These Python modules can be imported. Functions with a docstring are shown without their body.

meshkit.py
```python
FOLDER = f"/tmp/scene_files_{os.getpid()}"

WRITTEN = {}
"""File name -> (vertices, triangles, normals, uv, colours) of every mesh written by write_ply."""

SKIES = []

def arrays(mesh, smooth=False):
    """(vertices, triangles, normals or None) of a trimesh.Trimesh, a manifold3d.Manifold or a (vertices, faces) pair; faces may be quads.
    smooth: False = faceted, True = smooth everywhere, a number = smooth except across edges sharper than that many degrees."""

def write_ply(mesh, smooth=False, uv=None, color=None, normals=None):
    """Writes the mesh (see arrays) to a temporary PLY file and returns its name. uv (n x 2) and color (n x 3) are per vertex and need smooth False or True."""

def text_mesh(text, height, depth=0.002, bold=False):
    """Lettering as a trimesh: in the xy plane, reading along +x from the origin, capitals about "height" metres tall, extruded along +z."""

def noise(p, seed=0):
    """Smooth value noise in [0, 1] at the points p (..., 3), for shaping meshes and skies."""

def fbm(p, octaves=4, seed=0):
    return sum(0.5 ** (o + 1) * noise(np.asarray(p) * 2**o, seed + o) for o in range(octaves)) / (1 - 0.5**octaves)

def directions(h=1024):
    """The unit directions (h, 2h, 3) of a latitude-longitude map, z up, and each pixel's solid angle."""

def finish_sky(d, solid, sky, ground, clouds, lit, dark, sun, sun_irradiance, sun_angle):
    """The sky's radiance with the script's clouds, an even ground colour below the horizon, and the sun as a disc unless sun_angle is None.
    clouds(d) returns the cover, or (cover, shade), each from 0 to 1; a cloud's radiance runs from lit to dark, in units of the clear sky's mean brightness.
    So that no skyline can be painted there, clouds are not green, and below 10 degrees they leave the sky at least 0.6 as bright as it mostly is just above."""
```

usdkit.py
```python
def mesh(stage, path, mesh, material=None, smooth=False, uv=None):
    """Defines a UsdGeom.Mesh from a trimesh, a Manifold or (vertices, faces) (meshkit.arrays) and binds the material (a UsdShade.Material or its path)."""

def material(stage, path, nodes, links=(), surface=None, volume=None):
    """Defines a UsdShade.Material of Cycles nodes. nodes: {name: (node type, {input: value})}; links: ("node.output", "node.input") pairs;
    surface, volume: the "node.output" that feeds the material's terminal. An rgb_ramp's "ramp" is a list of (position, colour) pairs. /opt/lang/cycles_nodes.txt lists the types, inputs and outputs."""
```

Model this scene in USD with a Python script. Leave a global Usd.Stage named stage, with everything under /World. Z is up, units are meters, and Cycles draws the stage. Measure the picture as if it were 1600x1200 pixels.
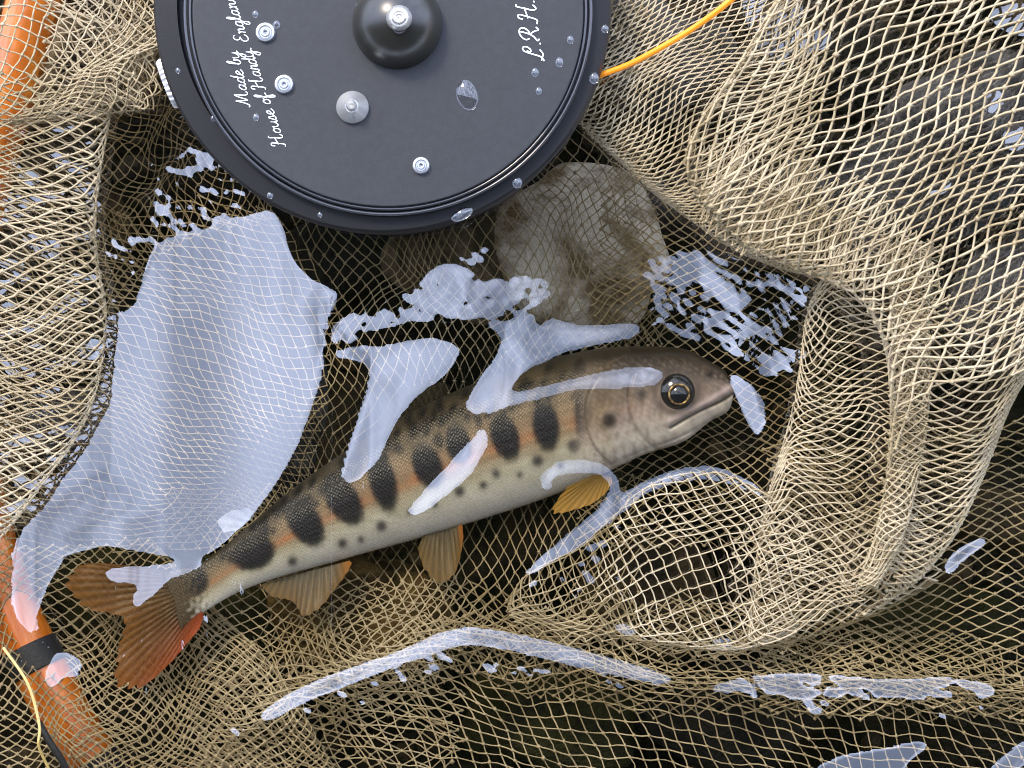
import math, random
import numpy as np, trimesh, usdkit
from scipy import fft as sfft
from scipy.ndimage import gaussian_filter, distance_transform_edt
from scipy.interpolate import CubicSpline
from scipy.spatial import cKDTree
from PIL import Image, ImageDraw
from pxr import Usd, UsdGeom, UsdLux, UsdShade, Gf, Sdf, Vt

stage = Usd.Stage.CreateInMemory()
UsdGeom.SetStageUpAxis(stage, 'Z'); UsdGeom.SetStageMetersPerUnit(stage, 1.0)
UsdGeom.Xform.Define(stage, '/World'); UsdGeom.Scope.Define(stage, '/World/Looks')
rng = np.random.default_rng(7); random.seed(7)

# ------------------------------------------------------------------ camera, sky, key light, exposure
DIST, WIDTH = 0.45, 0.17                      # metres above the water, metres of water across the picture
EXPOSURE = 1.3
cam = UsdGeom.Camera.Define(stage, '/World/camera')
cam.CreateHorizontalApertureAttr(36.0); cam.CreateVerticalApertureAttr(27.0)
cam.CreateFocalLengthAttr(36.0 * DIST / WIDTH)
cam.CreateClippingRangeAttr((0.02, 200.0)); cam.CreateExposureAttr(EXPOSURE)
cam.AddTranslateOp().Set((0, 0, DIST))

SUN_EL, SUN_AZ = math.radians(48), math.radians(-35)     # azimuth from +y towards +x
sdir = np.array([math.sin(SUN_AZ) * math.cos(SUN_EL), math.cos(SUN_AZ) * math.cos(SUN_EL), math.sin(SUN_EL)])
usdkit.material(stage, '/World/Looks/sky', {
    'sky': ('sky_texture', {'sky_type': 'single_scattering', 'sun_disc': False, 'sun_elevation': SUN_EL, 'sun_rotation': SUN_AZ}),
    'co': ('texture_coordinate', {}), 'n': ('noise_texture', {'scale': 6.5, 'detail': 4.0, 'roughness': .5}),
    'r': ('rgb_ramp', {'ramp': [(0, (.08, .08, .08)), (.42, (.22, .22, .22)), (.58, (.95, .95, .95)), (1, (1, 1, 1))]}),
    'm': ('mix_color', {'b': (12.4, 14.1, 19.3)}),
    'bg': ('background_shader', {'strength': 0.12})},
    [('co.generated', 'n.vector'), ('n.fac', 'r.fac'), ('r.color', 'm.fac'), ('sky.color', 'm.a'), ('m.result', 'bg.color')], surface='bg.background')
dome = UsdLux.DomeLight.Define(stage, '/World/sky')
UsdShade.MaterialBindingAPI.Apply(dome.GetPrim()).Bind(UsdShade.Material.Get(stage, '/World/Looks/sky'))
dome.GetPrim().SetCustomDataByKey('kind', 'structure')
sun = UsdLux.DistantLight.Define(stage, '/World/sun')
sun.CreateNormalizeAttr(True); sun.CreateIntensityAttr(0.36); sun.CreateAngleAttr(14.0); sun.CreateColorAttr((1.0, .87, .68))
sun.AddOrientOp().Set(Gf.Quatf(Gf.Rotation(Gf.Vec3d(0, 0, 1), Gf.Vec3d(*map(float, sdir))).GetQuat()))

# ------------------------------------------------------------------ helpers
def P(px, py, z=0.0):
    """A place in the scene: z in millimetres above the still water, px and py count along a 1600 x 1200 lattice laid over it."""
    px, py, z = np.broadcast_arrays(np.asarray(px, float), np.asarray(py, float), np.asarray(z, float))
    s = WIDTH / 1600 * (DIST - z / 1000) / DIST
    return np.stack([(px - 800) * s, (600 - py) * s, z / 1000], -1)

used = {}
def numbered(parent, name):
    k = used.get((parent, name), 0); used[(parent, name)] = k + 1
    return f'{parent}/{name}' + (f'_{k:03d}' if k else '')

def tag(prim, label=None, cat=None, group=None, kind=None):
    prim = prim.GetPrim() if hasattr(prim, 'GetPrim') else prim
    for k, v in (('label', label), ('category', cat), ('group', group), ('kind', kind)):
        if v: prim.SetCustomDataByKey(k, v)
    return prim

def thing(name, label, cat, loc=(0, 0, 0), group=None):
    x = UsdGeom.Xform.Define(stage, numbered('/World', name)); x.AddTranslateOp().Set(tuple(map(float, loc)))
    return tag(x, label, cat, group)

def origin(parent):
    o = np.zeros(3); p = parent
    while p and p.GetPath() != Sdf.Path('/World'):
        a = p.GetAttribute('xformOp:translate')
        if a and a.Get() is not None: o += np.array(a.Get())
        p = p.GetParent()
    return o

def obj(name, mesh, mat, parent=None, smooth=True, col=None, uv=None):
    """ONE mesh prim under parent (or /World); mesh in world coordinates."""
    base = str(parent.GetPath()) if parent else '/World'
    if isinstance(mesh, tuple): v, f = np.asarray(mesh[0], float), np.asarray(mesh[1])
    else: v, f = np.asarray(mesh.vertices), np.asarray(mesh.faces)
    if parent: v = v - origin(parent)
    m = usdkit.mesh(stage, numbered(base, name), (v, f), f'/World/Looks/{mat}', smooth=smooth, uv=uv)
    if col is not None:
        UsdGeom.PrimvarsAPI(m).CreatePrimvar('tint', Sdf.ValueTypeNames.Color3fArray, 'vertex').Set(Vt.Vec3fArray.FromNumpy(np.asarray(col, np.float32)))
    return m.GetPrim()

def wob(x, y, wl, seed, n=5):
    """Smooth unit noise over the lattice, wavelength wl."""
    r = np.random.default_rng(seed); out = 0
    for _ in range(n):
        a, ph, k = r.uniform(0, 2 * np.pi), r.uniform(0, 2 * np.pi), r.uniform(.6, 1.5)
        out = out + np.sin((x * np.cos(a) + y * np.sin(a)) * 2 * np.pi * k / wl + ph)
    return out / math.sqrt(n / 2) / 1.4

def spline(pts, n, closed=False):
    p = np.asarray(pts, float)
    t = np.concatenate([[0], np.cumsum(np.linalg.norm(np.diff(p, axis=0), axis=1) ** .5 + 1e-9)])
    return CubicSpline(t, p, bc_type='natural')(np.linspace(0, t[-1], n))

def tubes(Q, r, sides=5):
    """Q: E x K x 3 polylines -> one mesh of E tubes."""
    E, K, _ = Q.shape
    T = np.gradient(Q, axis=1); T /= np.linalg.norm(T, axis=2, keepdims=True) + 1e-12
    ref = np.where(np.abs(T[..., 2:]) < .9, [0, 0, 1.0], [1.0, 0, 0])
    A = np.cross(T, ref); A /= np.linalg.norm(A, axis=2, keepdims=True) + 1e-12
    B = np.cross(T, A); ang = np.arange(sides) * 2 * np.pi / sides
    rr = np.broadcast_to(np.asarray(r, float).reshape(np.shape(r) + (1,) * (2 - np.ndim(r))), (E, K))
    V = Q[:, :, None] + rr[:, :, None, None] * (np.cos(ang)[:, None] * A[:, :, None] + np.sin(ang)[:, None] * B[:, :, None])
    e, i, j = np.meshgrid(np.arange(E), np.arange(K - 1), np.arange(sides), indexing='ij')
    b = e * K * sides
    a0, a1 = b + i * sides + j, b + i * sides + (j + 1) % sides
    F = np.stack([a0, a1, a1 + sides, a0 + sides], -1).reshape(-1, 4)
    return V.reshape(-1, 3), np.vstack([F[:, [0, 2, 1]], F[:, [0, 3, 2]]])

def tube(pts, r, n=60, sides=10, caps=True):
    q = spline(pts, n)
    v, f = tubes(q[None], np.asarray(r if np.ndim(r) else np.full(n, r))[None], sides)
    if caps:
        v = np.vstack([v, q[0], q[-1]]); k = len(v) - 2; j = np.arange(sides); e = (n - 1) * sides
        f = np.vstack([f, np.stack([np.full(sides, k), j, (j + 1) % sides], 1)[:, [0, 1, 2]], np.stack([np.full(sides, k + 1), e + (j + 1) % sides, e + j], 1)])
    return v, f

def lathe(profile, center, axis=(0, 0, 1), n=96):
    """profile: (radius, height) pairs in metres, from the outside bottom to the axis."""
    pr = np.asarray(profile, float); a = np.arange(n) * 2 * np.pi / n
    ax = np.asarray(axis, float); ax /= np.linalg.norm(ax)
    u = np.cross(ax, [0, 1, 0] if abs(ax[1]) < .9 else [1, 0, 0]); u /= np.linalg.norm(u); w = np.cross(ax, u)
    V = np.asarray(center) + pr[:, None, 0, None] * (np.cos(a)[:, None] * u + np.sin(a)[:, None] * w) + pr[:, None, 1, None] * ax
    i, j = np.meshgrid(np.arange(len(pr) - 1), np.arange(n), indexing='ij')
    F = np.stack([i * n + j, i * n + (j + 1) % n, (i + 1) * n + (j + 1) % n, (i + 1) * n + j], -1).reshape(-1, 4)
    return trimesh.Trimesh(V.reshape(-1, 3), np.vstack([F[:, [0, 1, 2]], F[:, [0, 2, 3]]]), process=False)

def grid_faces(r, c):
    i, j = np.meshgrid(np.arange(r - 1), np.arange(c - 1), indexing='ij')
    F = np.stack([i * c + j, i * c + j + 1, (i + 1) * c + j + 1, (i + 1) * c + j], -1).reshape(-1, 4)
    return np.vstack([F[:, [0, 1, 2]], F[:, [0, 2, 3]]])

def mask(polys, w=1700, h=1300, off=50):
    im = Image.new('L', (w, h)); d = ImageDraw.Draw(im)
    for p in polys: d.polygon([(x + off, y + off) for x, y in p], fill=255)
    return np.asarray(im) > 0

def inside(poly, x, y, lo=-400, hi=2100):
    im = Image.new('L', (hi - lo, hi - lo)); ImageDraw.Draw(im).polygon([(a - lo, b - lo) for a, b in poly], fill=1)
    im = np.asarray(im); xi = np.clip((x - lo).astype(int), 0, hi - lo - 1); yi = np.clip((y - lo).astype(int), 0, hi - lo - 1)
    return im[yi, xi] > 0

# ------------------------------------------------------------------ materials
def mat(name, color, rough=.5, extra=None, noise=None, bump=None):
    """Principled material; noise = (scale, colour2, low, high) mixes a second colour in, bump = (scale, metres)."""
    nd = {'p': ('principled_bsdf', {'base_color': color, 'roughness': rough, **(extra or {})}), 'co': ('texture_coordinate', {})}
    ln = []
    if noise:
        nd['n'] = ('noise_texture', {'scale': noise[0], 'detail': 5.0, 'roughness': .6})
        nd['r'] = ('rgb_ramp', {'ramp': [(0, color), (noise[2], color), (noise[3], noise[1]), (1, noise[1])]})
        ln += [('co.object', 'n.vector'), ('n.fac', 'r.fac'), ('r.color', 'p.base_color')]
    if bump:
        nd['bn'] = ('noise_texture', {'scale': bump[0], 'detail': 4.0, 'roughness': .6}); nd['b'] = ('bump', {'distance': bump[1], 'strength': 1.0})
        ln += [('co.object', 'bn.vector'), ('bn.fac', 'b.height'), ('b.normal', 'p.normal')]
    usdkit.material(stage, f'/World/Looks/{name}', nd, ln, surface='p.BSDF')

def film(name, tint, f0, rough):
    """A clear film that mirrors more the flatter one looks at it, from above and from below alike."""
    usdkit.material(stage, f'/World/Looks/{name}', {
        't': ('transparent_bsdf', {'color': tint}), 'g': ('glossy_bsdf', {'color': (1, 1, 1), 'roughness': rough}), 'm': ('mix_closure', {}),
        'lw': ('layer_weight', {'blend': .5}), 'pw': ('math', {'math_type': 'power', 'value2': 5.0}), 'ma': ('math', {'math_type': 'multiply_add', 'value2': 1 - f0, 'value3': f0})},
        [('lw.facing', 'pw.value1'), ('pw.value', 'ma.value1'), ('ma.value', 'm.fac'), ('t.BSDF', 'm.closure1'), ('g.BSDF', 'm.closure2')], surface='m.closure')
film('water', (.93, .91, .84), .15, 0.0)
film('droplet', (.93, .94, .95), .085, .0)
def net_mat(name, c1, c2):
    usdkit.material(stage, f'/World/Looks/{name}', {
        'co': ('texture_coordinate', {}), 'n': ('noise_texture', {'scale': 60.0, 'detail': 4.0}),
        'r': ('rgb_ramp', {'ramp': [(0, c2), (.38, c2), (.62, c1), (1, c1)]}),
        'bn': ('noise_texture', {'scale': 5000.0, 'detail': 2.0}), 'b': ('bump', {'distance': .0001, 'strength': .6}),
        'p': ('principled_bsdf', {'roughness': .38, 'specular_ior_level': .6}), 'tr': ('translucent_bsdf', {}), 'm': ('mix_closure', {'fac': .18})},
        [('co.object', 'n.vector'), ('n.fac', 'r.fac'), ('r.color', 'p.base_color'), ('r.color', 'tr.color'), ('co.object', 'bn.vector'), ('bn.fac', 'b.height'), ('b.normal', 'p.normal'),
         ('p.BSDF', 'm.closure1'), ('tr.BSDF', 'm.closure2')], surface='m.closure')
net_mat('netting', (.58, .48, .305), (.42, .33, .18))
net_mat('wet_netting', (.53, .425, .25), (.36, .275, .14))
mat('silt', (.008, .0065, .004), .6, extra={'specular_ior_level': .1}, noise=(60, (.02, .0155, .009), .4, .65), bump=(300, .002))
for nm, a, b in (('brown_stone', (.05, .035, .018), (.018, .013, .008)), ('dark_stone', (.007, .0063, .005), (.018, .015, .010)), ('olive_stone', (.026, .025, .007), (.010, .009, .004)),
                 ('grey_stone', (.085, .083, .087), (.03, .028, .029)), ('pale_stone', (.78, .69, .56), (.26, .18, .10)), ('golden_stone', (.17, .105, .035), (.05, .032, .013)), ('tan_stone', (.20, .15, .095), (.05, .036, .02))):
    mat(nm, a, .45, extra={'specular_ior_level': .15}, noise=(130, b, .44, .6), bump=(900, .0016))
mat('reel_black', (.019, .0205, .0225), .42, extra={'specular_ior_level': .42}, noise=(900, (.023, .0245, .027), .4, .6), bump=(9000, .00003))
mat('rim_black', (.011, .011, .012), .4, extra={'specular_ior_level': .26}, bump=(6000, .00003))
mat('hub_black', (.012, .011, .008), .3, extra={'specular_ior_level': .7})
mat('ring_black', (.02, .02, .022), .12, extra={'specular_ior_level': .9})
mat('silver', (.66, .64, .59), .2, extra={'metallic': .8}, bump=(4000, .00003))
mat('bright_silver', (.58, .59, .60), .28, extra={'metallic': .9})
mat('white_metal', (.86, .86, .86), .3, extra={'metallic': .55})
mat('paint_white', (.86, .87, .9), .5)
mat('red_wood', (.30, .045, .012), .3)
mat('line_orange', (.95, .30, .012), .4, bump=(4000, .00002))
usdkit.material(stage, '/World/Looks/frame_wood', {
    'co': ('texture_coordinate', {}), 'mp': ('mapping', {'scale': (500, 60, 300)}), 'n': ('noise_texture', {'scale': 1.0, 'detail': 5.0}),
    'r': ('rgb_ramp', {'ramp': [(0, (.36, .075, .008)), (.45, (.55, .14, .012)), (.7, (.68, .22, .02)), (1, (.7, .25, .03))]}),
    'p': ('principled_bsdf', {'roughness': .25, 'coat_weight': .6, 'coat_roughness': .06})},
    [('co.object', 'mp.vector'), ('mp.vector', 'n.vector'), ('n.fac', 'r.fac'), ('r.color', 'p.base_color')], surface='p.BSDF')
mat('black_thread', (.012, .012, .014), .5, bump=(3000, .0002))
mat('cord', (.62, .47, .17), .5, bump=(4000, .0002))
usdkit.material(stage, '/World/Looks/fish_skin', {
    'a': ('attribute', {'attribute': 'tint'}), 'uv': ('attribute', {'attribute': 'st'}),
    'v': ('voronoi_texture', {'scale': 1.0, 'randomness': .4}), 'b': ('bump', {'distance': .00018, 'strength': .5, 'invert': True}),
    'rr': ('rgb_ramp', {'ramp': [(0, (1.15, 1.15, 1.15)), (.35, (1.0, 1.0, 1.0)), (.75, (.72, .72, .72)), (1, (.62, .62, .62))]}),
    'mx': ('mix_color', {'blend_type': 'multiply', 'fac': .75, 'use_clamp': False}),
    'p': ('principled_bsdf', {'roughness': .28, 'specular_ior_level': .2})},
    [('uv.vector', 'v.vector'), ('v.distance', 'b.height'), ('b.normal', 'p.normal'), ('v.distance', 'rr.fac'), ('a.color', 'mx.a'), ('rr.color', 'mx.b'), ('mx.result', 'p.base_color')], surface='p.BSDF')
usdkit.material(stage, '/World/Looks/fin', {
    'a': ('attribute', {'attribute': 'tint'}), 'p': ('principled_bsdf', {'roughness': .32, 'specular_ior_level': .2}), 'tl': ('translucent_bsdf', {}), 't': ('transparent_bsdf', {}),
    'm': ('mix_closure', {'fac': .4}), 'm2': ('mix_closure', {'fac': .36})},
    [('a.color', 'p.base_color'), ('a.color', 'tl.color'), ('p.BSDF', 'm.closure1'), ('tl.BSDF', 'm.closure2'), ('m.closure', 'm2.closure1'), ('t.BSDF', 'm2.closure2')], surface='m2.closure')
usdkit.material(stage, '/World/Looks/clear_fin', {
    'a': ('attribute', {'attribute': 'tint'}), 'p': ('principled_bsdf', {'roughness': .32}), 't': ('transparent_bsdf', {}), 'm2': ('mix_closure', {'fac': .6})},
    [('a.color', 'p.base_color'), ('p.BSDF', 'm2.closure1'), ('t.BSDF', 'm2.closure2')], surface='m2.closure')
mat('eye_black', (.006, .006, .007), .08, extra={'specular_ior_level': .8})
mat('iris_gold', (.60, .40, .17), .3, extra={'metallic': .6}, noise=(1400, (.10, .06, .025), .42, .56))
mat('iris_dark', (.010, .009, .009), .1, extra={'specular_ior_level': .8})
usdkit.material(stage, '/World/Looks/leaf', {
    'g': ('geometry', {}), 'r': ('rgb_ramp', {'ramp': [(0, (.008, .012, .004)), (.6, (.014, .022, .006)), (1, (.035, .055, .01))]}),
    'd': ('diffuse_bsdf', {}), 'tl': ('translucent_bsdf', {}), 'm': ('mix_closure', {'fac': .3})},
    [('g.random_per_island', 'r.fac'), ('r.color', 'd.color'), ('r.color', 'tl.color'), ('d.BSDF', 'm.closure1'), ('tl.BSDF', 'm.closure2')], surface='m.closure')

# ------------------------------------------------------------------ fish outline (shared by the pit in the net and the fish)
ST = np.array([  # back and belly points along the fish, snout to tail
    (1147, 600, 1149, 611), (1139, 587, 1144, 631), (1118, 570, 1117, 654), (1085, 551, 1078, 684), (1040, 542, 1022, 705), (980, 541, 965, 730), (910, 549, 905, 757), (840, 566, 845, 781),
    (770, 588, 785, 801), (700, 616, 725, 820), (630, 650, 655, 841), (560, 692, 585, 860), (490, 739, 515, 880), (430, 786, 450, 898), (380, 829, 395, 916), (340, 861, 352, 936), (305, 884, 320, 955), (282, 889, 300, 967), (255, 893, 283, 985)], float)
fish_line = np.stack([(ST[:, 0] + ST[:, 2]) / 2, (ST[:, 1] + ST[:, 3]) / 2], 1)
fish_half = np.hypot(ST[:, 0] - ST[:, 2], ST[:, 1] - ST[:, 3]) / 2
_fl = spline(np.vstack([fish_line, (200, 970), (130, 950)]), 200); _tree = cKDTree(_fl)
def pit(x, y):
    d = _tree.query(np.stack([np.ravel(x), np.ravel(y)], 1))[0].reshape(np.shape(x))
    return -15.0 * np.exp(-(d / 130) ** 4)

# ------------------------------------------------------------------ riverbed and stones
def bed():
    n = 161; t = np.linspace(-1, 1, n); c = np.sign(t) * (np.abs(t) ** 2.2) * 3.0
    X, Y = np.meshgrid(c, c); px, py = X / (WIDTH / 1600), Y / (WIDTH / 1600)
    Z = -.046 + .003 * wob(px, py, 300, 3) + .004 * wob(px, py, 900, 4)
    obj('riverbed', (np.stack([X, Y, Z], -1).reshape(-1, 3), grid_faces(n, n)), 'silt')
    tag(stage.GetPrimAtPath('/World/riverbed'), 'dark silty stream bed under the water', None, kind='structure')
bed()

def stone_mesh(px, py, rx, ry, ang, top, seed, thick=None):
    m = trimesh.creation.icosphere(4); r = np.random.default_rng(seed); v = m.vertices.copy()
    d = 0
    for k in range(9):
        ax = r.normal(size=3); ax /= np.linalg.norm(ax)
        d = d + r.uniform(.03, .13) * np.sin(v @ ax * r.uniform(2, 5) + r.uniform(0, 6))
    for k in range(7):                                        # broken facets
        ax = r.normal(size=3); ax /= np.linalg.norm(ax); lim = r.uniform(.72, .95)
        dd = v @ ax; v = v - np.maximum(dd - lim, 0)[:, None] * ax * .85
    v = v * (1 + d)[:, None]
    s = WIDTH / 1600; hz = (thick or (min(rx, ry) * .75)) * s
    v = v * [rx * s, ry * s, hz]
    c, sn = math.cos(-ang), math.sin(-ang)
    v = v @ np.array([[c, sn, 0], [-sn, c, 0], [0, 0, 1]])
    o = P(px, py, top); o[2] -= hz
    return v + o, m.faces, o
STONES = [
    (905, 400, 172, 150, .3, -7.0, 'pale_stone', 'pale quartz stone in the water between the reel and the fish head'),
    (740, 395, 150, 105, .2, -10, 'tan_stone', 'mottled brown stone under the water just below the reel rim'),
    (560, 395, 120, 80, -.3, -20, 'dark_stone', 'dark stone under the net below the lower left of the reel'),
    (1120, 330, 120, 80, .5, -21, 'grey_stone', 'grey stone under the edge of the raised net right of the pale stone'),
    (300, 600, 230, 240, .2, -22, 'grey_stone', 'broad grey stone under the sky reflection left of the fish'),
    (560, 960, 170, 110, -.2, -11, 'golden_stone', 'golden brown stone below the anal fin of the fish'),
    (230, 960, 190, 130, .5, -13, 'olive_stone', 'olive mossy stone under the tail fin of the fish'),
    (790, 850, 130, 70, -.35, -22, 'brown_stone', 'brown stone under the belly near the pelvic fin'),
    (1000, 930, 130, 90, .1, -18, 'brown_stone', 'brown stone beneath the net hump below the fish head'),
    (860, 1140, 150, 90, .1, -20, 'olive_stone', 'olive stone under the netting at the bottom centre'),
    (1180, 1130, 150, 95, -.1, -21, 'dark_stone', 'dark brown stone under the netting at the lower right'),
    (1540, 810, 130, 60, .15, -10, 'brown_stone', 'brown stone bank behind the netting at the right edge'),
    (1450, 980, 150, 90, .2, -19, 'olive_stone', 'dull olive stone under the netting at the lower right corner pool'),
    (1500, 230, 170, 130, -.4, -6, 'grey_stone', 'large grey stone behind the raised net at the upper right'),
    (1310, 90, 110, 90, .3, -12, 'dark_stone', 'black stone behind the raised net near the upper right'),
    (1280, 330, 90, 80, .2, -10, 'grey_stone', 'small grey stone behind the dense lower edge of the raised net'),
    (1590, 470, 110, 120, .2, -8, 'grey_stone', 'grey stone behind the net at the right edge of the view'),
    (60, 480, 120, 150, .2, -14, 'dark_stone', 'black stone behind the net curtain at the left edge'),
    (330, 300, 120, 90, .3, -21, 'dark_stone', 'black stone in the shade left of the reel'),
    (120, 90, 120, 90, .1, -12, 'tan_stone', 'tan stone under the bunched net at the upper left'),
    (1010, 60, 130, 110, .1, -14, 'grey_stone', 'grey stone under the orange line right of the reel'),
]
for k, (px, py, rx, ry, a, top, m, lab) in enumerate(STONES):
    v, f, o = stone_mesh(px, py, rx, ry, a, top, 100 + k)
    tag(obj('stone', (v, f), m), lab, 'stone')
def gravel():
    V, F, n = [], [], 0
    base = trimesh.creation.icosphere(1)
    for k in range(900):
        x, y = rng.uniform(-200, 1800), rng.uniform(-200, 1400); r = rng.uniform(8, 34)
        v = base.vertices * (1 + .18 * rng.normal(size=(42, 1))) * [r, r * rng.uniform(.6, 1), r * .5] * WIDTH / 1600
        a = rng.uniform(0, 6.3); c, s = math.cos(a), math.sin(a)
        v = v @ np.array([[c, s, 0], [-s, c, 0], [0, 0, 1]]) + P(x, y, -43 + rng.uniform(-1, 4))
        V.append(v); F.append(base.faces + n); n += 42
    tag(obj('gravel', (np.vstack(V), np.vstack(F)), 'brown_stone'), 'fine dark gravel on the stream bed', 'gravel', kind='stuff')
gravel()

# ------------------------------------------------------------------ water: calm film whose small swells turn it to the open sky or to the trees
EDGE_H = 3.0                                  # height of the overhanging branches
LIT = [
    [(425, 322), (445, 350), (455, 400), (480, 432), (530, 458), (515, 480), (508, 520), (506, 560), (500, 600), (480, 660), (455, 722), (420, 775), (390, 815), (350, 850), (318, 872), (240, 868), (165, 852), (105, 868), (80, 905), (62, 950), (60, 1000), (20, 960),
     (20, 850), (60, 780), (120, 700), (150, 640), (170, 560), (163, 490), (205, 482), (225, 430), (240, 375), (330, 352)],
    [(510, 556), (545, 542), (600, 538), (665, 525), (716, 535), (714, 562), (690, 590), (655, 612), (622, 650), (603, 690), (590, 722), (568, 747), (545, 756), (534, 745), (545, 700), (560, 650), (575, 605), (579, 582), (566, 563), (540, 557)],
    [(748, 506), (790, 500), (832, 486), (872, 500), (920, 512), (992, 503), (1003, 514), (985, 527), (930, 536), (880, 548), (842, 566), (806, 592), (795, 612), (842, 606), (900, 592), (955, 578), (1020, 574), (1042, 582), (1020, 600), (965, 604), (900, 604), (840, 622), (780, 640), (738, 648), (729, 632), (750, 590), (776, 560), (786, 530), (772, 512)],
    [(757, 658), (763, 690), (746, 724), (712, 760), (672, 790), (646, 806), (638, 800), (660, 772), (700, 730), (736, 690)],
    [(515, 530), (530, 500), (580, 475), (640, 455), (690, 410), (722, 415), (760, 440), (800, 428), (860, 432), (862, 472), (780, 496), (690, 498), (600, 512), (530, 542)],
    [(848, 770), (843, 742), (866, 722), (920, 718), (955, 730), (968, 752), (966, 778), (1010, 752), (1060, 734), (1112, 727), (1162, 744), (1197, 768), (1186, 776), (1150, 757), (1105, 745), (1055, 750), (1005, 768), (975, 796), (910, 850), (835, 892), (808, 904), (860, 856), (925, 806), (952, 776), (953, 752), (935, 735), (880, 736), (860, 750), (862, 768)],
    [(402, 1116), (450, 1083), (500, 1063), (560, 1038), (640, 1013), (690, 986), (740, 980), (800, 988), (870, 1003), (960, 1028), (1052, 1056), (1048, 1068), (960, 1052), (860, 1029), (780, 1008), (720, 1002), (650, 1026), (560, 1060), (480, 1090), (420, 1127)],
    [(1110, 1066), (1200, 1052), (1290, 1053), (1380, 1063), (1480, 1058), (1552, 1068), (1548, 1088), (1450, 1088), (1330, 1084), (1200, 1090), (1110, 1078)],
    [(1255, 1215), (1300, 1180), (1380, 1168), (1450, 1152), (1442, 1166), (1412, 1186), (1400, 1215)], [(1525, 1215), (1610, 1142), (1615, 1175), (1555, 1220)],
    [(1474, 896), (1484, 870), (1510, 850), (1546, 836), (1537, 850), (1506, 870), (1480, 898)],
    [(163, 884), (240, 878), (318, 872), (322, 884), (270, 907), (215, 912), (176, 910), (166, 900)],
    [(205, 925), (232, 905), (270, 905), (250, 925), (215, 955)], [(355, 1125), (372, 1132), (384, 1152), (372, 1150)], [(1108, 1000), (1140, 990), (1148, 1008), (1112, 1012)], [(955, 975), (975, 972), (996, 988), (990, 994), (966, 986)],
    [(70, 1050), (88, 1010), (132, 1026), (126, 1062), (104, 1052), (84, 1080)],
    [(1135, 575), (1180, 600), (1200, 640), (1185, 690), (1160, 650)],
    [(1150, 0), (1210, -40), (1260, 0), (1225, 110), (1190, 100)], [(1535, 143), (1566, 138), (1562, 176), (1540, 182)], [(1448, 292), (1488, 274), (1482, 302), (1455, 308)], [(1538, 22), (1580, 8), (1612, 10), (1610, 62), (1562, 52)], [(1560, 210), (1600, 190), (1612, 230), (1575, 240)], [(1225, 60), (1290, 45), (1300, 70), (1240, 90)],
]
DIM = [[(100, 868), (165, 853), (262, 870), (255, 878), (165, 882), (120, 890), (100, 930)], [(835, 495), (852, 488), (858, 500), (842, 510)], [(1056, 590), (1060, 560), (1090, 560)]]
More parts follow.
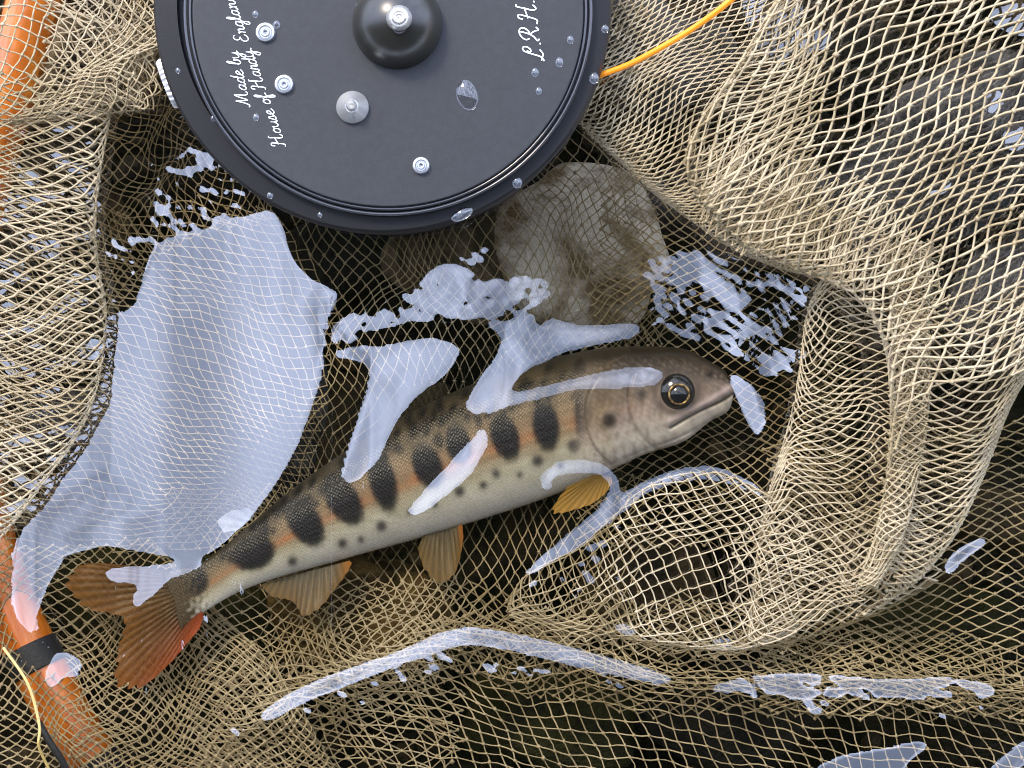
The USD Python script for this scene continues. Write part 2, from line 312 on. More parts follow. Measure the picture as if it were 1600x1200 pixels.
def water():
    off, st = 180, 3
    w, h = 1600 + 2 * off, 1200 + 2 * off
    def rounded(p):
        p = np.array(p, float)
        for _ in range(2):
            q = np.roll(p, -1, 0); p = np.stack([.8 * p + .2 * q, .2 * p + .8 * q], 1).reshape(-1, 2)
        return [tuple(t) for t in p]
    M = mask([rounded(p) for p in LIT], w, h, off) & ~mask(DIM, w, h, off)
    yy, xx = np.mgrid[0:h, 0:w]; X0, Y0 = xx - off, yy - off
    M = gaussian_filter(M.astype(float), 4.0) > .5
    # glints between the strands of the curtain
    M |= (X0 < 160) & (Y0 > 170) & (Y0 < 800) & (wob(X0, Y0 * 2.2, 90, 23, 9) > .3)
    # dimples where knots of the net touch the film
    r = np.random.default_rng(5)
    def dots(poly, n, lit, r0, r1):
        nonlocal M
        im = Image.fromarray(M.astype(np.uint8) * 255); d = ImageDraw.Draw(im); p = np.array(poly)
        pts = []
        cand = np.stack([r.uniform(p[:, 0].min(), p[:, 0].max(), n * 12), r.uniform(p[:, 1].min(), p[:, 1].max(), n * 12)], 1)
        for x, y in cand[inside(poly, cand[:, 0], cand[:, 1])]:
            if len(pts) < n and all((x - a) ** 2 + (y - b) ** 2 > (2.2 * r1) ** 2 for a, b in pts): pts.append((x, y))
        for x, y in pts:
            q = r.uniform(r0, r1); d.ellipse([x + off - q, y + off - q * .8, x + off + q, y + off + q * .8], fill=255 if lit else 0)
            if r.random() < .6: d.ellipse([x + off - q * .45, y + off - q * .4, x + off + q * .45, y + off + q * .4], fill=0 if lit else 255)
        M = np.asarray(im) > 127
    def cells(poly, e1, e2, p, k0, k1, lit=True, wl=60, seed=1):
        nonlocal M
        im = Image.fromarray(M.astype(np.uint8) * 255); d = ImageDraw.Draw(im); q = np.array(poly, float); e1, e2 = np.array(e1, float), np.array(e2, float)
        c0 = q.mean(0); I, J = np.meshgrid(np.arange(-60, 60), np.arange(-60, 60)); c = (c0 + I.ravel()[:, None] * e1 + J.ravel()[:, None] * e2)
        c = c + np.stack([6 * wob(c[:, 0], c[:, 1], 90, seed), 6 * wob(c[:, 0], c[:, 1], 90, seed + 1)], 1)
        keep = inside(poly, c[:, 0], c[:, 1]) & (wob(c[:, 0], c[:, 1], wl, seed + 2) * .6 + r.uniform(-1, 1, len(c)) < 2 * p - 1)
        for x, y in c[keep]:
            a = r.uniform(0, 6.28) + np.arange(9) * 2 * np.pi / 9; k = r.uniform(k0, k1) * (1 + .18 * r.normal(size=9))
            pts = np.array([x, y]) + off + (np.cos(a) * k)[:, None] * e1 * .72 + (np.sin(a) * k)[:, None] * e2 * .72
            d.polygon([tuple(t) for t in pts], fill=255 if lit else 0)
        M = np.asarray(im) > 127
    dots([(515, 530), (580, 475), (690, 430), (860, 430), (862, 480), (690, 500), (530, 542)], 75, False, 3, 6)
    cells([(500, 545), (560, 478), (640, 458), (640, 500), (530, 550)], (10, 16), (10, -15), .55, .3, .6, False, seed=401)
    cells([(700, 390), (760, 380), (880, 400), (870, 470), (760, 440), (715, 420)], (17, 3), (5, 15), .4, .25, .5, seed=411)
    cells([(215, 290), (330, 190), (425, 325), (330, 355), (238, 380)], (15, 3), (3, 16), .75, .5, .74, seed=421)
    cells([(155, 330), (240, 380), (225, 430), (205, 484), (165, 480)], (13, 3), (3, 14), .5, .4, .7, seed=431)
    cells([(1010, 400), (1150, 385), (1268, 432), (1250, 575), (1205, 590), (1100, 530), (1015, 510)], (15, 6), (6, 16), .97, .48, .72, seed=441)
    cells([(955, 800), (985, 800), (975, 900), (960, 940), (890, 950), (810, 925), (812, 900), (900, 850)], (9.5, 16), (17, -7), .45, .4, .65, seed=451)
    cells([(420, 1122), (560, 1064), (720, 1004), (860, 1034), (1050, 1068), (1045, 1092), (850, 1056), (700, 1050), (560, 1098)], (18, 3), (8, 12), .32, .35, .65, seed=461)
    cells([(1100, 1062), (1200, 1062), (1550, 1072), (1545, 1092), (1330, 1090), (1110, 1086)], (26, 4), (7, 13), .5, .5, .85, False, seed=471)
    cells([(1120, 1085), (1540, 1088), (1530, 1118), (1140, 1108)], (24, 4), (8, 14), .3, .3, .6, seed=481)
    M = M[::st, ::st]
    sd = np.where(M, distance_transform_edt(M), -distance_transform_edt(~M)) * st
    sm = gaussian_filter(sd, 1.0); g = np.tanh(sm / 7.0) * .012       # wanted sideways tilt: + shows sky
    g = np.where(g < 0, g * .28, g)
    free = ((X0 < -30) | (X0 > 1630) | (Y0 < -30) | (Y0 > 1230))[::st, ::st]      # beyond the net the water just lies as it will
    lim = np.where(free, -1.0, np.abs(g)); sg = np.where(g > 0, 1.0, -1.0)
    ny, nx = g.shape; dx = st * WIDTH / 1600; wx = .2
    ky, kx = 2 * np.pi * sfft.fftfreq(ny)[:, None], 2 * np.pi * sfft.rfftfreq(nx)[None, :]
    ay, ax_ = (np.exp(1j * ky) - 1), (np.exp(1j * kx) - 1)
    den = np.abs(ay) ** 2 + wx * np.abs(ax_) ** 2 + 1e-6
    H = np.zeros_like(g); tx = np.zeros_like(g); ty = g + np.clip(sm - 6, 0, 60) / 60 * .03 * (.75 + .5 * wob(X0[::st, ::st], Y0[::st, ::st], 260, 29))
    for it in range(240):
        Fh = (np.conj(ay) * sfft.rfft2(ty, workers=4) + wx * np.conj(ax_) * sfft.rfft2(tx, workers=4)) / den
        H = sfft.irfft2(Fh, s=g.shape, workers=4)
        hy, hx = np.roll(H, -1, 0) - H, np.roll(H, -1, 1) - H
        ty = np.where(sg * hy < lim, hy + 1.5 * (sg * lim - hy), np.clip(hy, -.1, .1)); tx = np.clip(hx, -.08, .08)
    ok = (np.sign(hy) == sg)[off // st:-off // st, off // st:-off // st].mean()
    print('water tilt satisfied', round(float(ok), 3))
    H = H * dx                                                # metres; rows run down the picture (-y): + row slope = lower towards +y = faces the sky
    ys = (600 - (np.arange(ny) * st - off)) * WIDTH / 1600; xs = ((np.arange(nx) * st - off) - 800) * WIDTH / 1600
    bowl = ys ** 2 / 4 * (1 / DIST + 1 / EDGE_H)
    fade = np.clip((off * .95 - np.maximum(np.maximum(np.abs(xs)[None] / (WIDTH / 1600) - 800, np.abs(ys)[:, None] / (WIDTH / 1600) - 600), 0)) / (off * .7), 0, 1)
    H = gaussian_filter(H, (.3, .6))
    Z = H * fade + np.minimum(bowl, .0035)[:, None] * fade
    X, Y = np.meshgrid(xs, ys)
    V = np.stack([X, Y, Z], -1).reshape(-1, 3); F = grid_faces(ny, nx)[:, [0, 2, 1]]
    # calm water further out
    x0, x1, y0, y1 = xs[0], xs[-1], ys[-1], ys[0]; B = 3.0; n = len(V)
    O = np.array([(x0, y0, 0), (x1, y0, 0), (x1, y1, 0), (x0, y1, 0), (-B, -B, 0), (B, -B, 0), (B, B, 0), (-B, B, 0)])
    Q = np.array([(4, 5, 1, 0), (5, 6, 2, 1), (6, 7, 3, 2), (7, 4, 0, 3)]) + n
    F = np.vstack([F, Q[:, [0, 1, 2]], Q[:, [0, 2, 3]]])
    tag(obj('water', (np.vstack([V, O]), F), 'water'), 'clear shallow stream water mirroring sky and trees', None, kind='structure')
    return H.min(), H.max()
print('water swell', water())

# ------------------------------------------------------------------ overhanging branches (seen mirrored in the water)
def branches():
    N = 26000
    el = np.arccos(rng.uniform(0, 1, N)); az = rng.uniform(-np.pi, 0, N)          # half dome towards -y
    rad = rng.uniform(EDGE_H * .97, EDGE_H * 1.25, N)
    c = np.stack([rad * np.sin(el) * np.cos(az), rad * np.sin(el) * np.sin(az), rad * np.cos(el)], 1)
    c = c[c[:, 2] > .25]
    e = 15000                                                                       # twig tips along the edge
    ex = rng.uniform(-2.2, 2.2, e); edge = .006 * np.sin(ex * 9) + .006 * np.sin(ex * 23 + 1) + .005 * np.sin(ex * 57)
    c2 = np.stack([ex, edge - np.abs(rng.normal(0, .1, e)) + .004, np.sqrt(np.maximum(EDGE_H ** 2 - ex ** 2, .5)) + rng.uniform(-.05, .15, e)], 1)
    size = np.concatenate([rng.uniform(.05, .11, len(c)), rng.uniform(.014, .026, e)])
    far = c[:, 1] < -.12
    c, size = np.vstack([c[far], c2]), np.concatenate([size[:len(c)][far], size[len(c):]])
    n = len(c); a = rng.normal(size=(n, 3)); a /= np.linalg.norm(a, axis=1, keepdims=True)
    nrm = c / np.linalg.norm(c, axis=1, keepdims=True) + .5 * rng.normal(size=(n, 3)); b = np.cross(nrm, a); b /= np.linalg.norm(b, axis=1, keepdims=True)
    a = np.cross(b, nrm); a /= np.linalg.norm(a, axis=1, keepdims=True)
    s = size[:, None]
    V = np.stack([c - a * s, c - a * s * .2 + b * s * .45, c + a * s, c - a * s * .2 - b * s * .45], 1).reshape(-1, 3)
    k = np.arange(n)[:, None] * 4
    F = np.vstack([k + [0, 1, 2], k + [0, 2, 3]])
    tag(obj('overhanging_branches', (V, F), 'leaf', smooth=False), 'dark leafy branches overhanging the stream, seen mirrored in the water', 'branches', kind='stuff')
branches()

# ------------------------------------------------------------------ landing net
net = thing('landing_net', 'tan knotted landing net with orange wooden hoop, bunched in folds around the fish', 'landing net')

def fold(x, y, z, curve, r, keep=2.4):
    """Rolls a sheet under along a curve; the sheet lies to the left of the curve's direction (as one walks along it in the picture)."""
    c = spline(curve, 120); t = cKDTree(c); d0, i = t.query(np.stack([x, y], 1))
    tg = np.gradient(c, axis=0); tg /= np.linalg.norm(tg, axis=1, keepdims=True)
    nl = np.stack([tg[:, 1], -tg[:, 0]], 1)                    # left in a y-down picture
    rel = np.stack([x, y], 1) - c[i]; d = (rel * nl[i]).sum(1)
    al = rel - d[:, None] * nl[i]
    a = np.clip((r - d) / r, 0, None); roll = a > 0
    dn = np.where(roll, r - r * np.sin(np.minimum(a, keep)), d)
    zn = np.where(roll, -r * (1 - np.cos(np.minimum(a, keep))), 0)
    q = c[i] + al + dn[:, None] * nl[i]
    return q[:, 0], q[:, 1], z + zn * WIDTH / 1600 * 1000, a < keep

def netting(org, e1, e2, poly, zf, r, seed, warp=14, wl=260, folds=(), pinch=(), custom=None, mat='netting', jit=.032, bow=.035, K=3, label=None, zn=.6):
    rs = np.random.default_rng(seed); org, e1, e2 = map(lambda a: np.asarray(a, float), (org, e1, e2)); e1, e2, r = e1 * .9, e2 * .9, r * .93
    pl = np.asarray(poly, float)
    inv = np.linalg.inv(np.stack([e1, e2], 1)); ab = (pl - org) @ inv.T
    lo, hi = np.floor(ab.min(0)).astype(int) - 1, np.ceil(ab.max(0)).astype(int) + 2
    I, J = np.meshgrid(np.arange(lo[0], hi[0]), np.arange(lo[1], hi[1]), indexing='ij')
    ja = jit * rs.normal(size=I.shape); jb = jit * rs.normal(size=I.shape)
    A, B = I + ja, J + jb
    XY = org + A[..., None] * e1 + B[..., None] * e2
    inn = inside(poly, XY[..., 0], XY[..., 1])
    E = []
    for di, dj in ((1, 0), (0, 1)):
        m = inn[:I.shape[0] - di, :I.shape[1] - dj] & inn[di:, dj:]
        a0, a1 = A[:I.shape[0] - di, :I.shape[1] - dj][m], A[di:, dj:][m]; b0, b1 = B[:I.shape[0] - di, :I.shape[1] - dj][m], B[di:, dj:][m]
        t = np.linspace(0, 1, K); bw = rs.normal(0, bow, len(a0)) + bow * .5
        s = np.sin(np.pi * t)[None] * bw[:, None]
        E.append(np.stack([a0[:, None] * (1 - t) + a1[:, None] * t + (s if dj else 0), b0[:, None] * (1 - t) + b1[:, None] * t + (s if di else 0)], -1))
    E = np.concatenate(E); nE = len(E)
    nodes = np.stack([A[inn], B[inn]], -1)
    ALL = np.vstack([E.reshape(-1, 2), nodes])
    xy = org + ALL[:, :1] * e1 + ALL[:, 1:] * e2; x, y = xy[:, 0].copy(), xy[:, 1].copy()
    if custom: x, y = custom(x, y)
    x, y = x + warp * wob(x, y, wl, seed + 1) + warp * .2 * wob(x, y, wl / 3, seed + 5), y + warp * wob(x, y, wl, seed + 2) + warp * .2 * wob(x, y, wl / 3, seed + 6)
    for curve, am, sg in pinch:
        c = spline(curve, 100); d, i = cKDTree(c).query(np.stack([x, y], 1))
        k = (1 - am * np.exp(-(d / sg) ** 2))
        x, y = c[i, 0] + (x - c[i, 0]) * k, c[i, 1] + (y - c[i, 1]) * k
    z = (zf(x, y) if callable(zf) else np.full(len(x), float(zf))) + zn * wob(x, y, 120, seed + 3) + zn * .5 * wob(x, y, 45, seed + 4)
    ok = np.ones(len(x), bool)
    for curve, fr in folds:
        x, y, z, k = fold(x, y, z, curve, fr); ok &= k
    W = P(x, y, z)
    near = (x > -110) & (x < 1710) & (y > -110) & (y < 1310)
    ok &= near
    Q = W[:nE * K].reshape(nE, K, 3); okE = ok[:nE * K].reshape(nE, K).all(1)
    Q = Q[okE]; N = W[nE * K:][ok[nE * K:]]
    p = obj('netting', tubes(Q, np.full((len(Q), 1), r / 1000) * (1 + .13 * rs.normal(size=(len(Q), 1))), 4), mat, net)
    tag(p, label, kind='stuff')
    ico = trimesh.Trimesh([(1, 0, 0), (-1, 0, 0), (0, 1, 0), (0, -1, 0), (0, 0, 1), (0, 0, -1)], [(0, 2, 4), (2, 1, 4), (1, 3, 4), (3, 0, 4), (2, 0, 5), (1, 2, 5), (3, 1, 5), (0, 3, 5)], process=False); n = len(N)
    sc = r / 1000 * rs.uniform(1.6, 2.15, (n, 1, 1)) * (1.6 if mat == 'wet_netting' else 1.3) * (1 + .2 * rs.normal(size=(n, 1, 3)))
    V = N[:, None] + ico.vertices[None] * sc
    F = ico.faces[None] + np.arange(n)[:, None, None] * len(ico.vertices)
    tag(obj('knots', (V.reshape(-1, 3), F.reshape(-1, 3)), mat, p), kind='stuff')
    return nE

def M(base, k=1.0): return lambda x, y: base + k * pit(x, y)
RIDGE = [(300, 1190), (402, 1118), (500, 1066), (640, 1016), (740, 986), (870, 1008), (1050, 1062), (1290, 1060), (1560, 1075), (1700, 1090)]
_rt = cKDTree(spline(RIDGE, 200))
def zbottom(x, y):
    d = _rt.query(np.stack([x, y], 1))[0]
    return -7 + 6.2 * np.exp(-(d / 45) ** 2) + pit(x, y) * .9
def fan(x, y):                                                   # the floor of the net fans out from beside the back of the fish
    dx, dy = x - 440, y - 800; d = np.hypot(dx, dy); k = 1 - .45 * np.exp(-(d / 260) ** 2)
    return 440 + dx * k, 800 + dy * k
tot = 0
# submerged floor of the bag
tot += netting((100, 500), (20.5, 2.2), (8.5, 14.5), [(-150, 330), (430, 310), (545, 470), (520, 660), (470, 800), (420, 960), (-150, 1000)], M(-6), .10, 11, custom=fan, warp=9, mat='wet_netting', label='submerged floor of the net under the sky reflection')
tot += netting((700, 400), (9.5, 15), (9.5, -14.5), [(400, -100), (1010, -100), (1040, 560), (900, 760), (560, 760), (420, 840), (470, 700), (530, 470), (440, 320)], M(-5.5), .10, 12, warp=11, mat='wet_netting', label='submerged net between the reel and the fish')
tot += netting((1100, 650), (13.5, 9.5), (13, -9.5), [(940, 250), (1330, 330), (1330, 860), (900, 860), (900, 560)], M(-4.5), .105, 13, warp=9, mat='wet_netting', label='floor of the net under the fish head')
tot += netting((560, 920), (10, 18), (11, -16.5), [(250, 760), (1000, 730), (1000, 1060), (300, 1080)], M(-5.5), .115, 14, warp=9, mat='wet_netting')
tot += netting((1000, 1120), (27, 4.5), (9, 20.5), [(330, 1010), (700, 960), (1700, 1000), (1700, 1330), (300, 1330)], zbottom, .13, 15, warp=9, mat='wet_netting', pinch=[(RIDGE, .45, 55)], label='wet netting along the bottom, rising to the surface in a ridge')
tot += netting((1010, 1130), (15, 11), (16, -9), [(300, 1060), (640, 1010), (740, 1080), (700, 1210), (640, 1330), (300, 1330)], M(-9.5), .13, 41, warp=12, wl=180, mat='wet_netting')
tot += netting((700, 1030), (15, 9.5), (15.5, -6.5), [(380, 1085), (640, 960), (1250, 930), (1620, 1040), (1620, 1130), (1000, 1120), (720, 1070), (420, 1170)], lambda x, y: zbottom(x, y) - 1.2, .125, 16, warp=9, mat='wet_netting', pinch=[(RIDGE, .5, 40)])
tot += netting((1450, 950), (20, 9.5), (19.5, -9.5), [(1180, 690), (1700, 640), (1700, 1120), (1180, 1120)], M(-3.5), .14, 17, warp=9, mat='wet_netting', label='wet netting in the pool at the lower right')
tot += netting((200, 1050), (12, 8.5), (10.5, -10.5), [(-150, 860), (120, 850), (330, 800), (560, 960), (640, 1100), (640, 1330), (-150, 1330)], M(-1.8, .6), .125, 18, warp=10, wl=200, mat='wet_netting', folds=[([(600, 1330), (500, 1160), (425, 1040), (345, 960), (270, 880)], 26)], pinch=[([(560, 1290), (470, 1150), (400, 1040), (320, 960)], .4, 50)], label='wet netting bunched below the tail of the fish')
tot += netting((205, 1060), (11, 12), (10, -9), [(90, 960), (200, 920), (330, 990), (400, 1130), (400, 1330), (120, 1330)], M(-4.0, .6), .115, 19, warp=10, wl=160, mat='wet_netting')
tot += netting((600, 1000), (14, 8.5), (13, -10), [(300, 900), (520, 880), (820, 930), (980, 1000), (860, 1010), (640, 1020), (420, 1110), (300, 1060)], -9.0, .115, 42, warp=10, mat='wet_netting')
# dark shaded pocket left of the reel
tot += netting((310, 310), (11, 7), (6.5, -13), [(150, -100), (460, -100), (440, 340), (330, 360), (240, 385), (200, 500), (150, 520)], -7.0, .10, 21, warp=12, wl=130, mat='wet_netting')
# curtain hanging at the left
LEFT = [(190, 60), (176, 160), (160, 250), (150, 330), (152, 400), (165, 480), (163, 545), (150, 612), (120, 682), (70, 752), (25, 812), (-40, 890)][::-1]
tot += netting((60, 480), (21.5, 9.8), (21.5, -9.6), [(-220, 120), (330, 120), (340, 560), (160, 900), (-220, 900)], lambda x, y: 9 + .015 * (160 - x), .165, 22, warp=11, folds=[(LEFT, 30)], pinch=[([(176, 160), (150, 330), (163, 540), (120, 682), (25, 812)], .35, 40)], label='lit curtain of net hanging at the left edge')
tot += netting((64, 486), (20, 11), (21, -8), [(-220, 120), (165, 160), (140, 330), (150, 520), (110, 660), (-60, 850), (-220, 900)], 2.5, .15, 23, warp=12)
# bunched folds at the upper left
CL = [(-160, 205), (0, 196), (90, 188), (170, 178), (230, 172), (300, 165), (380, 150)]
tot += netting((60, 80), (18, 7), (9.5, -14), [(-220, -220), (290, -220), (262, 60), (236, 100), (236, 250), (-220, 260)], lambda x, y: 10.5 + .01 * (200 - x), .155, 24, warp=14, wl=190, folds=[(CL, 30)], pinch=[([(-100, 190), (60, 175), (130, 120), (240, 60)], .45, 70)], label='bunched folds of net at the upper left')
tot += netting((66, 92), (12, 11), (13, -8), [(80, -180), (290, -180), (258, 70), (236, 170), (60, 175)], 9.0, .145, 25, warp=13, wl=130, pinch=[([(130, 170), (150, 110), (260, 40)], .4, 60)])
tot += netting((61, 82), (15, -7), (7, 14), [(90, -180), (290, -180), (255, 80), (236, 165), (120, 160)], 7.0, .14, 26, warp=13, wl=120)
# raised sheet at the upper right, one drape that turns down into the hanging fold
EB = [(870, 120), (905, 192), (960, 246), (1020, 300), (1090, 352), (1160, 396), (1280, 434), (1420, 452), (1560, 490), (1720, 540)]
tot += netting((1050, 150), (18.5, -7.5), (6.5, -12), [(820, -180), (1260, -180), (1300, 520), (1140, 520), (820, 300)], 12.0, .135, 27, warp=10, folds=[(EB, 36)], pinch=[([(905, 192), (1020, 296), (1160, 390)], .45, 70)], label='pale netting between the reel and the raised sheet')
EL = [(1310, -160), (1245, -50), (1190, 40), (1140, 122), (1092, 192), (1072, 260), (1110, 335), (1180, 392), (1270, 430), (1335, 462), (1376, 520), (1390, 600), (1392, 700), (1384, 800)]
tot += netting((1400, 200), (28.5, -10.5), (9.5, -24), [(980, -200), (1800, -200), (1800, 520), (1650, 560), (1470, 600), (1410, 690), (1330, 760), (1290, 620), (980, 420)], lambda x, y: 19 + .012 * (x - 1150) - .012 * np.maximum(y - 380, 0), .22, 28, warp=9, folds=[(EL, 44)], pinch=[([(1130, 300), (1260, 390), (1350, 430), (1400, 520)], .42, 80)], label='raised sheet of wide open net at the upper right')
tot += netting((1240, 360), (15, -9), (6, -16), [(1060, 230), (1200, 220), (1420, 320), (1480, 470), (1300, 450), (1130, 380)], 14.5, .15, 29, warp=11, wl=140)
# hanging folds at the right
FL = [(1330, 330), (1292, 420), (1264, 480), (1251, 560), (1238, 640), (1216, 720), (1194, 800), (1182, 870), (1174, 940), (1170, 1010), (1176, 1080)]
tot += netting((1330, 620), (16.5, 7.8), (16.5, -8), [(1080, 380), (1470, 380), (1440, 870), (1340, 950), (1240, 985), (1040, 1020)], lambda x, y: 7 - .006 * (y - 500), .135, 30, warp=11, wl=200, folds=[(FL, 34)], pinch=[(FL, .4, 45)], label='hanging fold of net right of the fish head')
R1 = [(1358, 300), (1384, 400), (1393, 500), (1394, 620), (1388, 720), (1372, 820), (1345, 900)]
R2 = [(1470, 300), (1452, 420), (1452, 520), (1450, 640), (1436, 740), (1410, 840), (1375, 910)]
for z, s_, e1, e2 in ((13, 32, (11, 7), (10, -8)), (10.5, 33, (9.5, -9), (11, 6))):
    tot += netting((1420, 600), e1, e2, [(1320, 380), (1500, 380), (1490, 640), (1430, 920), (1310, 920), (1350, 640)], z, .15, s_, warp=9, wl=120, folds=[(R1, 24), (R2[::-1], 24)], label='dense rolled fold of net at the right' if s_ == 32 else None)
FR = [(1760, 400), (1660, 520), (1592, 610), (1560, 682), (1530, 760), (1488, 842), (1432, 908), (1370, 950), (1290, 985), (1200, 1010)]
def sag(x, y): return x, y + 38 - 38 * ((x - 1490) / 110) ** 2 * (np.abs(x - 1490) < 300)
tot += netting((1500, 640), (23, 7), (20, -10.5), [(1400, 450), (1850, 420), (1850, 1050), (1330, 1100), (1380, 760)], lambda x, y: 12 - .010 * (y - 600), .17, 35, custom=sag, warp=9, folds=[(FR[::-1], 44)], pinch=[([(1592, 600), (1530, 750), (1432, 900)], .45, 75)], label='sagging lit fold of net at the right edge')
tot += netting((1310, 880), (15, 13.5), (14.5, -15), [(1150, 800), (1470, 780), (1470, 1060), (1150, 1060)], 2.5, .15, 36, warp=9, folds=[([(1100, 1020), (1200, 1012), (1320, 978), (1400, 945), (1480, 900)], 30)], pinch=[([(1390, 940), (1300, 965), (1200, 995)], .45, 60)])
# hump between the head of the fish and the lower fold
HB = [(1240, 985), (1190, 1008), (1120, 1016), (1010, 1004), (900, 984), (800, 958)]
HL = [(1230, 790), (1160, 752), (1110, 736), (1060, 742), (1010, 760), (962, 802), (890, 862), (820, 900), (790, 960)]
def zh(x, y): return -.5 + 5.5 * np.clip((x - 880) / 300, 0, 1)
tot += netting((1050, 900), (9.5, 18), (17, -7), [(700, 680), (1260, 680), (1260, 1100), (700, 1100)], zh, .125, 37, warp=10, folds=[(HB[::-1], 30), (HL, 28)], pinch=[(HB, .45, 55)], label='hump of wet net below the fish head')
tot += netting((1050, 905), (15, 11), (15, -10), [(800, 930), (1250, 920), (1260, 1040), (800, 1010)], -.5, .13, 38, warp=10, wl=160, pinch=[(HB, .6, 40)])
print('net cells', tot)

# wooden hoop, whipping and cord
FRAME = [(95, -160, 2), (62, -30, 1), (32, 80, 0), (-2, 200, -1), (-40, 340, -2), (-62, 520, -4), (-52, 680, -6), (-22, 830, -11), (22, 960, -11), (70, 1060, -10), (125, 1160, -10), (200, 1280, -10.5)]
fp = P(*np.array(FRAME, float).T)
fr = obj('hoop', tube(fp, 44 * WIDTH / 1600, 160, 20), 'frame_wood', net); tag(fr, 'orange lacquered wooden hoop of the net')
q = spline(fp, 600)
for t0, t1 in ((.78, .815), (.925, .955)):
    k0, k1 = int(t0 * 600), int(t1 * 600); seg = q[k0:k1]
    obj('whipping', tube(seg, 46.5 * WIDTH / 1600, len(seg), 20), 'black_thread', net)
obj('cord', tube(P([5, 22, 40, 52, 60, 62, 60, 66, 78], [1012, 1035, 1062, 1092, 1125, 1145, 1162, 1180, 1205], [1.5, 2, 2.4, 2.2, 2, 2, 2, 1.5, 1]), .00025, 80, 8), 'cord', net)
obj('cord', tube(P([60, 72, 86, 100, 110], [1128, 1150, 1172, 1195, 1230], [1.2, 1.5, 1.5, 1, 0]), .00062, 50, 8), 'black_thread', net)

